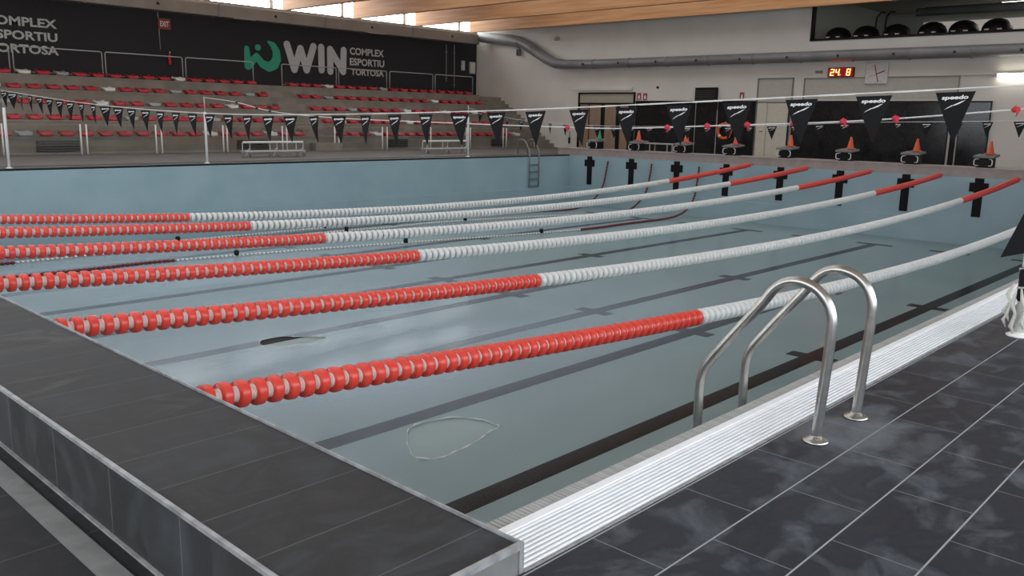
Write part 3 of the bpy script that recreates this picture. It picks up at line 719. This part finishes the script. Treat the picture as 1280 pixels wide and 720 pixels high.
# lifebuoy
p = at(905, 164, 1, YW-.2)
t = thing('lifebuoy', 'red and white lifebuoy hanging on the black partition', 'lifebuoy', (p.x, YW-.18, p.z))
MB().tube([(.30*math.cos(2*PI*k/28), 0, .30*math.sin(2*PI*k/28)) for k in range(28)], .065, 10, closed=True).build('ring', 'cone', t)
for k in range(4):
    a = PI/4+k*PI/2; MB().tube([(.30*math.cos(a+d), 0, .30*math.sin(a+d)) for d in (-.13, 0, .13)], .069, 10).build('band', 'print', t)
MB().box(-.02, .02, .05, .1, .28, .4).build('hook', 'cord', t)

# ------------------------------------------------------------------ gym behind the upper opening
b = MB()
b.box(OX-.25, XR, YW+.25, 40, 4.3, OZ); struct(b, 'floor_gym', 'drain', 'gym floor behind the upper opening', 'floor')
for nm, bx in (('wall_gym_back', (OX-.25, XR, 40, 40.2, 4.3, 7.4)), ('wall_gym_left', (OX-.5, OX-.25, YW+.25, 40.2, 4.3, 7.4)), ('wall_gym_right', (XR, XR+.2, YW+.25, 40.2, 4.3, 7.4)), ('ceiling_gym', (OX-.25, XR, YW+.3, 40, 6.4, 6.5))):
    b = MB(); b.box(*bx); struct(b, nm, 'gym_wall', 'grey green surface of the gym behind the upper opening', 'wall')
b = MB(); b.box(-12.0, 5.5, 39.9, 39.95, 4.75, 5.95); struct(b, 'gym_glow_band', 'gymglow', 'pale glowing band added at the back of the gym', 'window')  # glowing band added to brighten the back of the gym
b = MB(); b.box(OX-.01, OX+.07, YW-.04, YW+.2, OZ, 6.4); b.box(OX-.01, XR-.05, YW-.04, YW+.2, OZ-.01, OZ+.07)
struct(b, 'window_frame', 'black', 'black frame of the upper gym opening', 'window')
dm = [(1048, 44), (1083, 42), (1121, 39.5), (1166, 36.5), (1205, 34.5), (1247, 32)]
for i, (px, py) in enumerate(dm):
    p = at(px, py, 1, YW+.9)
    t = thing('gym_machine', 'dark domed gym machine behind the upper opening, %s from the left' % ORD[i+1], 'gym machine', (p.x, YW+.9, OZ), 0, 'gym machines')
    MB().lathe([(.48, .08), (.50, .14), (.48, .26), (.41, .40), (.28, .50), (.12, .55), (.01, .56)], seg=18).build('hood', 'black', t)
    MB().lathe([(.38, 0.0), (.40, .03), (.36, .10)], seg=16).build('base', 'dark', t)
    for x in (-.2, .2): MB().box(x-.07, x+.07, -.53, -.47, .13, .17).build('reflector', 'seat_white', t)
for i, px in enumerate((1095, 1107)):
    p = at(px, 45, 1, YW+1.7)
    t = thing('handlebar', ('left' if i == 0 else 'right')+' one of two dark curved handlebars in the gym', 'handlebar', (p.x, YW+1.7, OZ))
    MB().tube([(0, 0, 0), (-.05, 0, .6), (-.03, 0, .95), (.12, 0, 1.12), (.28, 0, 1.1)], .035, 8).build('bar', 'black', t); MB().box(-.2, .2, -.2, .2, 0, .04).build('foot', 'black', t)
for i, (x, y) in enumerate(((-4.0, 36), (-7.6, 37.5), (-5.0, 39))):
    t = thing('gym_lamp', 'white strip lamp on the gym ceiling, %s from the right' % ORD[(2, 3, 1)[i]], 'lamp', (x, y, 6.4), 0, 'gym lamps')
    MB().box(-.7, .7, -.1, .1, -.10, -.0).build('housing', 'rail_white', t); MB().box(-.66, .66, -.08, .08, -.115, -.10).build('diffuser', 'gym_lamp', t)
area('gym_light', (-4, 36.0, 6.2), 5, 3, (0, 0, 0), 420, (1, .95, .88))
t = thing('gym_duct', 'bundle of grey ducts under the gym ceiling', 'duct', (0, 36, 5.85))
for y, z, r in ((0, .1, .16), (1.1, .3, .12)): MB().tube([(-11, y, z), (4, y, z-.1)], r, 12).build('duct_run', 'duct', t)

# ------------------------------------------------------------------ starting blocks, cones, far bench
def cone(loc, mat, lb):
    t = thing('traffic_cone', lb, 'cone', loc, 0, 'cones on the starting blocks')
    MB().bbox(-.13, .13, -.13, .13, 0, .025, .008).build('base', mat, t)
    MB().lathe([(.105, .025), (.095, .05), (.028, .36), (.022, .375)], seg=16).build('cone_body', mat, t)
for k in range(8):
    x = -5-2*k; n = ORD[k+1]
    t = thing('starting_block', 'black starting block with grey top on the far coping, %s from the right' % n, 'starting block', (x, 25.36, ZC+.012), 0, 'starting blocks')
    MB().bbox(-.20, .20, -.20, .22, 0, .27, .012).build('pedestal', 'black', t)
    b = MB(); b.add([(-.27, -.28, .27), (.27, -.28, .27), (.27, .30, .31), (-.27, .30, .31), (-.27, -.28, .33), (.27, -.28, .33), (.27, .30, .37), (-.27, .30, .37)], [(0, 1, 2, 3), (4, 5, 6, 7), (0, 1, 5, 4), (1, 2, 6, 5), (2, 3, 7, 6), (3, 0, 4, 7)]); b.build('top_plate', 'block_top', t)
    for s in (-1, 1):
        MB().tube([(s*.13, -.20, .24), (s*.20, -.26, .235), (s*.235, -.27, .20), (s*.235, -.27, .09), (s*.20, -.26, .055), (s*.13, -.20, .05)], .014, 8).build('handle', 'rail_white', t)
    MB().tube([(-.2, -.22, .03), (.2, -.22, .03)], .011, 6).build('foot_bar', 'black', t)
    dx = .07 if k < 6 else (-.02 if k == 6 else .1)
    cone((x+dx, 25.42, ZC+.012+.375), 'cone_green' if k == 7 else 'cone', 'green cone on the leftmost starting block' if k == 7 else 'orange cone on the starting block %s from the right' % n)
p, q = at(807, 182, 1, 26.6), at(846, 184, 1, 26.6)
t = thing('low_bench', 'long pale low bench behind the starting blocks', 'bench', (p.x, 26.6, 0)); L = q.x-p.x; zt = at(826, 179, 1, 26.6).z
MB().bbox(0, L, -.2, .2, zt-.05, zt, .01).build('seat_board', 'rail_grey', t)
for x in (.08, .32, L-.32, L-.08):
    for y in (-.17, .17): MB().box(x-.02, x+.02, y-.02, y+.02, 0, zt-.05).build('leg', 'rail_grey', t)
for x in (.08, L-.32): MB().box(x, x+.24, -.01, .01, .15, .18).build('brace', 'rail_grey', t)

# ------------------------------------------------------------------ pool-side benches on the left deck
for i, (p0, p1) in enumerate(((304, 379), (529, 583.5))):
    y0, y1 = at(p0, 190, 0, -22.8).y, at(p1, 190, 0, -22.8).y; L = y1-y0
    t = thing('poolside_bench', ('nearer' if i == 0 else 'farther')+' white framed bench on the deck before the grandstand', 'bench', (-22.8, y0, 0), 0, 'benches before the grandstand')
    MB().bbox(-.20, .16, 0, L, .15, .20, .01).build('seat_board', 'rail_grey', t)
    MB().bbox(-.03, .03, 0, L, .44, .50, .01).build('back_rail', 'rail_white', t)
    for y in (.12, L/2, L-.12):
        b = MB(); b.tube([(-.02, y-.13, .0), (-.02, y-.13, .45), (-.02, y+.13, .45), (-.02, y+.13, .0)], .02, 6); b.tube([(-.02, y-.13, .08), (-.02, y+.13, .28)], .014, 6); b.build('back_frame', 'rail_grey', t)
        b = MB(); b.tube([(.13, y-.12, 0), (.13, y-.05, .16), (.13, y+.05, .16), (.13, y+.12, 0)], .02, 6); b.build('leg', 'rail_grey', t)

# ------------------------------------------------------------------ ladders
t = thing('pool_ladder', 'thin steel ladder on the left pool wall near the far corner', 'ladder', (PL, 22.83, 0))
for s in (-.27, .27):
    MB().tube([(-.56, s, 0), (-.56, s, .48), (-.50, s, .57), (-.38, s, .60), (-.22, s, .56), (-.02, s, .30), (.06, s, .14), (.065, s, -1.2)], .021, 8).build('rail', 'steel_dull', t)
    MB().lathe([(.05, 0), (.05, .015), (.03, .025)], (-.56, s, 0), seg=12).build('base_flange', 'steel_dull', t)
for z in (-.33, -.60, -.87, -1.14): MB().bbox(.02, .11, -.27, .27, z-.025, z+.015, .008).build('step', 'steel_dull', t)
t = thing('pool_ladder', 'shiny stainless grab rails of the ladder at the right pool edge', 'ladder', (0, 0, 0))
def smooth(P, n=5):
    P = [Vector(p) for p in P]; out = []
    for i in range(len(P)-1):
        p0 = P[max(i-1, 0)]; a = P[i]; c = P[i+1]; p3 = P[min(i+2, len(P)-1)]
        for k in range(n):
            q = k/n; out.append(.5*((2*a)+(c-p0)*q+(2*p0-5*a+4*c-p3)*q*q+(3*a-p0-3*c+p3)*q**3))
    return out+[P[-1]]
for y in (1.72, 2.163):
    pts = [(.583, y, 0), (.592, y, .18), (.602, y, .36), (.608, y, .50), (.602, y, .57), (.575, y, .63), (.525, y, .675), (.46, y, .695), (.395, y, .688), (.338, y, .65), (.285, y, .575), (.20, y, .465), (.10, y, .335), (.03, y, .24), (.008, y, .195), (-.004, y, .14), (-.006, y, .05), (-.006, y, -.4), (-.006, y, -1.2)]
    MB().tube(smooth(pts, 4), .0225, 14).build('rail', 'steel', t)
    MB().lathe([(.055, .0), (.056, .008), (.046, .014), (.028, .02), (.026, .03)], (.583, y, 0), seg=20).build('base_flange', 'steel', t)
for z in (-.45, -.72, -.99): MB().bbox(-.05, .03, 1.74, 2.143, z-.02, z+.02, .006).build('step', 'steel', t)

# ------------------------------------------------------------------ lane ropes
def float_mb(b=None, c=(0, 0, 0), tan=None, m=(0, 1), seg=20):
    """one lane-line float: broad barrel ring on a pale hub, axis along Y"""
    P = [(.02, -.05), (.044, -.05), (.044, -.041), (.071, -.041), (.0755, -.03), (.0755, .004), (.071, .014), (.044, .014), (.044, .05), (.02, .05)]
    mi = [m[1], m[1], m[0], m[0], m[0], m[0], m[0], m[1], m[1]]
    b = b or MB(); s = len(b.v); b.lathe(P, (0, 0, 0), 1, seg, mi)
    if tan is not None:
        R = Vector((0, 1, 0)).rotation_difference(Vector(tan)).to_matrix()
        for i in range(s, len(b.v)): b.v[i] = tuple(R @ Vector(b.v[i])+Vector(c))
    return b
fr = float_mb().build('float', ['red_float', 'hub']); fwt = float_mb().build('float', ['white_float', 'hub_grey'])
mr_, mw_ = fr.data, fwt.data; bpy.data.objects.remove(fr); bpy.data.objects.remove(fwt)
def sag(y, s, z0=-.07, z1=.02): q = y/25; return z0+(z1-z0)*q-4*s*q*(1-q)
WORD = ['nearest the right-hand deck', 'second from the right-hand deck', 'third from the right-hand deck', 'fourth from the right-hand deck', 'fifth from the right-hand deck', 'sixth from the right, farthest']
for i, s in enumerate((.56, .47, .43, .43, .47, .55)):
    X = -2-2*i
    t = thing('lane_rope', 'taut red and white lane rope hanging over the pool, '+WORD[i], 'lane rope', (X, 0, 0), 0, 'taut lane ropes')
    MB().tube([(0, .005+24.98*k/40, sag(.005+24.98*k/40, s)) for k in range(41)], .012, 6).build('cable', 'cable', t)
    rest = MB(); n = 246
    for k in range(n):
        y = .22+k*.1; p = (0, y, sag(y, s)); tg = Vector((0, .1, sag(y+.05, s)-sag(y-.05, s))).normalized()
        red = y < 5.1 or y > 19.85
        if k < 100:
            o = bpy.data.objects.new('float', mr_ if red else mw_); COL.objects.link(o); o.parent = t
            o.location = p; o.rotation_euler = Vector((0, 1, 0)).rotation_difference(tg).to_euler()
        else: float_mb(rest, p, tg, (0, 1) if red else (2, 3), 12)
    o = rest.build('float', ['red_float', 'hub', 'white_float', 'hub_grey'], t); o['kind'] = 'stuff'; o['label'] = 'the farther floats'
# slack ropes lying on the floor at the left
def slack(X, path, lb, reds):
    t = thing('lane_rope', lb, 'lane rope', (0, 0, 0), 0, 'slack lane ropes')
    P = smooth(path, 8)
    cl = [0]
    for a, c in zip(P, P[1:]): cl.append(cl[-1]+(c-a).length)
    MB().tube(P, .012, 6).build('cable', 'cable', t)
    b = MB(); d = .1; j = 0
    def pos(d):
        for j in range(len(cl)-1):
            if cl[j+1] >= d: q = (d-cl[j])/max(1e-6, cl[j+1]-cl[j]); return P[j].lerp(P[j+1], q), (P[j+1]-P[j]).normalized()
        return P[-1], (P[-1]-P[-2]).normalized()
    k = 0
    while d < cl[-1]-.05:
        p, tg = pos(d); red = d < reds[0] or d > reds[1]
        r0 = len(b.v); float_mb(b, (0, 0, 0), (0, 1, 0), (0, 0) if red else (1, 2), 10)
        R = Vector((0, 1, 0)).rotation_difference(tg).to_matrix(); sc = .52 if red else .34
        for i in range(r0, len(b.v)):
            v = Vector(b.v[i]); v.x *= sc; v.z *= sc; b.v[i] = tuple(R @ v+p)
        d += .1; k += 1
    o = b.build('float', ['dark_red', 'white_float', 'hub_grey'], t); o['kind'] = 'stuff'
    for q in range(3):
        p, tg = pos(cl[-1]*(.35+.17*q)); m = MB(); m.lathe([(.02, -.07), (.06, -.05), (.06, .05), (.02, .07)], (p.x, p.y, p.z+.06), 2, 10); m.build('end_stop', 'black', t)
zf = ZF+.05
slack(-14, [(-14, 24.87, -.12), (-14.03, 24.86, -.6), (-14.08, 24.8, -1.2), (-14.12, 24.5, -1.62), (-14.16, 23.9, -1.84), (-14.2, 23.0, zf), (-14.2, 21, zf), (-14.2, 18.3, zf), (-15.05, 13.9, zf), (-15.9, 10, zf), (-16.47, 6.6, zf), (-16.47, 4.96, zf), (-16.6, 2, zf), (-16.6, .1, zf)], 'slack lane rope lying on the pool floor, first one left of the taut ropes', (7.6, 19.6))
slack(-16, [(-16, 24.87, -.12), (-16.05, 24.86, -.6), (-16.15, 24.8, -1.2), (-16.3, 24.4, -1.7), (-16.4, 23.8, zf), (-16.2, 22.8, zf), (-17.2, 20.5, zf), (-18.1, 16.6, zf), (-18.15, 14.0, zf), (-18.3, 11.5, zf), (-18.3, 6, zf), (-18.3, .1, zf)], 'slack lane rope lying on the pool floor, between the other two slack ropes', (3.0, 22.5))
slack(-18, [(-18, 24.87, -.12), (-18.08, 24.86, -.6), (-18.2, 24.8, -1.2), (-18.35, 24.4, -1.7), (-18.5, 23.9, zf), (-18.2, 22.6, zf), (-18.6, 20.5, zf), (-19.0, 16.6, zf), (-19.2, 11.5, zf), (-19.2, 6, zf), (-19.2, .1, zf)], 'slack lane rope lying on the pool floor beside the left pool wall', (7.5, 21))

# ------------------------------------------------------------------ poles, flag lines
def pole(x, y, lb, h=1.78):
    t = thing('flag_pole', lb, 'pole', (x, y, 0), 0, 'poles of the flag lines')
    MB().lathe([(.075, 0), (.078, .01), (.06, .02), (.04, .03)], seg=16).build('base_flange', 'rail_white', t)
    MB().lathe([(.034, .02), (.034, 1.36), (.024, 1.38)], seg=12).build('lower_tube', 'rail_white', t)
    MB().lathe([(.020, 1.37), (.020, h-.01), (.014, h)], seg=10).build('upper_tube', 'rail_grey', t)
    return t
pole(-20.16, 4.757, 'white pole on the left pool edge, nearest of three'); pole(-20.16, 9.637, 'white pole on the left pool edge, middle of three'); pole(-20.16, 19.48, 'white pole on the left pool edge, farthest of three')
PX = .705
pr_ = pole(PX, 4.60, 'white pole with cord and cloth wound round it at the right edge', 1.74)
b = MB(); b.tube([(.044*math.cos(a*.5), .044*math.sin(a*.5), .26+.005*a+.035*math.sin(a*.23)) for a in range(0, 46)], .005, 6); b.build('wound_cord', 'rag', pr_)
b = MB(); b.lathe([(.036, .24), (.046, .26), (.042, .34), (.045, .42), (.036, .47)], seg=12); b.build('wound_pennant', 'pennant', pr_)
for k, (dx, z0, z1, w) in enumerate(((-.07, .36, .10, .03), (-.035, .30, .02, .035), (.02, .33, .06, .03), (-.085, .24, .06, .025))):
    b = MB(); b.tube([(dx*.5-.02, -.045, z0), (dx-.015, -.055, z0-.08), (dx+.01, -.06, (z0+z1)/2), (dx-.008, -.055, z1+.05), (dx+.012, -.05, z1)], [.006, w*.42, w*.26, w*.45, w*.12], 7); b.build('hanging_cloth', 'rag', pr_)

def pennant_mb(w=.258, h=.345, bend=.05):
    b = MB(); n = 10; V = []
    for side in (-.002, .002):
        for j in range(n+1):
            q = j/n; hw = w/2*(1-q)+.002; y = bend*max(0, q-.45)**1.5+side
            V += [(-hw, y, -h*q), (hw, y, -h*q)]
    F = []; m = 2*(n+1)
    for j in range(n):
        a = 2*j; F.append((a, a+1, a+3, a+2)); F.append((m+a, m+a+2, m+a+3, m+a+1)); F.append((a, a+2, m+a+2, m+a)); F.append((a+1, m+a+1, m+a+3, a+3))
    F.append((0, m, m+1, 1)); F.append((2*n, 2*n+1, m+2*n+1, m+2*n)); b.add(V, F); return b
def print_mb():
    b = MB(); text_mb(b, 'speedo', (-.088, -.0035, -.058), (1, 0, 0), (0, 0, 1), (0, -.0015, 0), .176, .036, .035, .15)
    b.prism([(-.045, -.108), (.062, -.062), (.082, -.058), (.04, -.082), (-.005, -.096)], (-.01, -.0035, 0), (1, 0, 0), (0, 0, 1), (0, -.0015, 0))
    b.prism([(-.058, -.120), (-.008, -.088), (.01, -.09)], (-.01, -.0035, 0), (1, 0, 0), (0, 0, 1), (0, -.0015, 0))
    return b
pen0 = pennant_mb().build('pennant', 'pennant'); pr0 = print_mb().build('printed_logo', 'print', pen0)
def curve_z(pts, x):
    for (x0, z0), (x1, z1) in zip(pts, pts[1:]):
        if x0 <= x <= x1: q = (x-x0)/(x1-x0); return z0+(z1-z0)*q
    return pts[-1][1]
def flag_line(y, prof, xs, which, first):
    t = thing('flag_line', 'white tape of the %s flag line stretched across the pool' % which, 'flag line', (0, y, 0))
    P = smooth([(x, 0, z) for x, z in prof], 4)
    MB().tube(P, .006, 6).build('cord', 'tape', t)
    return t, P
def zP(P, x):
    for a, c in zip(P, P[1:]):
        if a.x <= x <= c.x: return a.z+(c.z-a.z)*(x-a.x)/max(1e-6, c.x-a.x)
    return P[-1].z
profA = [(-20.16, 1.77), (-15.6, 1.506), (-12.2, 1.383), (-9.6, 1.346), (-7.6, 1.367), (-5.95, 1.40), (-3.9, 1.457), (-2.1, 1.53), (0, 1.622), (PX, 1.655)]
tA, PA = flag_line(4.72, profA, None, 'nearer', True)
used = False
for i in range(37):
    x = .098-.556*i
    if x < -20: break
    z = zP(PA, x)
    if not used: o = pen0; used = True
    else: o = copy_tree(pen0)
    far = max(0, (-x-7)/13)
    sl = math.atan((zP(PA, x+.1)-zP(PA, x-.1))/.2)
    o.location = (x, 4.72, z-.021); o.rotation_euler = (random.uniform(-.06, .1), -sl+random.uniform(-.02, .02)-(.1*far*random.random()), random.uniform(-.15, .15)+far*random.uniform(.0, 1.0))
    tag(o, 'black pennant with white print on the nearer flag line, %s from the right' % ORD[i+1], 'pennant', 'pennants on the nearer flag line')
    # white tape above each gap
    if i % 1 == 0 and x < .0:
        m = MB(); xa, xb = x+.135, x+.42; m.prism([(xa, zP(PA, xa)-.007), (xb, zP(PA, xb)-.007), (xb, zP(PA, xb)+.006), (xa, zP(PA, xa)+.006)], (0, -.004, 0), (1, 0, 0), (0, 0, 1), (0, .008, 0)); m.build('tape', 'tape', tA)
profB = [(-20.12, 1.69), (-18.5, 1.42), (-17, 1.29), (-14, 1.2), (-9.0, 1.31), (-6.4, 1.44), (-3.16, 1.53), (.665, 1.72)]
tB, PB = flag_line(19.48, profB, None, 'farther', False)
for i in range(30):
    x = -2.9+.55*0-.64*i
    if x < -20: break
    o = copy_tree(pen0); sl = math.atan((zP(PB, x+.1)-zP(PB, max(x-.1, -20.1)))/.2); o.location = (x, 19.48, zP(PB, x)-.021-abs(sl)*.04); o.rotation_euler = (0, -sl, random.uniform(-.5, .5))
    tag(o, 'small black pennant on the farther flag line, %s from the right' % ORD[i+1], 'pennant', 'pennants on the farther flag line')
pole(.705, 19.48, 'white pole at the right end of the farther flag line'); pole(.705, 9.64, 'white pole at the right end of the false start rope')
# false start rope with red ribbons
t = thing('false_start_rope', 'pale cord with red ribbons stretched across the middle of the pool', 'cord', (0, 9.64, 0))
profC = [(-20.12, 1.755), (-18.45, 1.633), (-16.8, 1.42), (-14.5, 1.31), (-11.9, 1.27), (-7.27, 1.235), (-5.96, 1.259), (-4.54, 1.324), (-3.3, 1.38), (-2.23, 1.445), (-.93, 1.56), (.665, 1.715)]
PC = smooth([(x, 0, z) for x, z in profC], 4); MB().tube(PC, .011, 6).build('cord', 'tape', t)
for px in (297, 322, 338, 710, 835, 885, 935, 993, 1055, 1120, 1269):
    x = at(px, 145, 1, 9.64).x; z = zP(PC, x); m = MB()
    dark = px < 400
    m.lathe([(.012, -.05), (.034, -.03), (.034, .03), (.012, .05)], (x, 0, z), 0, 8)
    if not dark:
        m.tube([(x, 0, z+.05), (x-.02, .0, z+.02), (x, -.02, z), (x+.03, -.02, z-.04), (x+.01, -.02, z-.08)], [.005, .014, .020, .014, .005], 6)
    m.build('float' if dark else 'ribbon', 'dark' if dark else 'red_rag', t)
# loose pennant on the right pole
b = MB(); Pz = [(-.005, -.05, .33), (.03, -.055, .36), (.05, -.05, .0), (-.13, -.05, -.04)]
b.prism([(0.0, .33), (.035, .36), (.04, .02), (-.125, -.035)], (0, -.05, 0), (1, 0, 0), (0, 0, 1), (0, -.004, 0))
lp = b.build('pennant', 'pennant'); lp.location = (.672, 4.60, .555); tag(lp, 'loose black pennant hanging against the white pole at the right edge', 'pennant')
m = MB(); m.stroke([(.0, .30), (.035, .22)], .012, (0, -.055, 0), (1, 0, 0), (0, 0, 1), (0, -.002, 0)); m.build('knot', 'tape', lp)
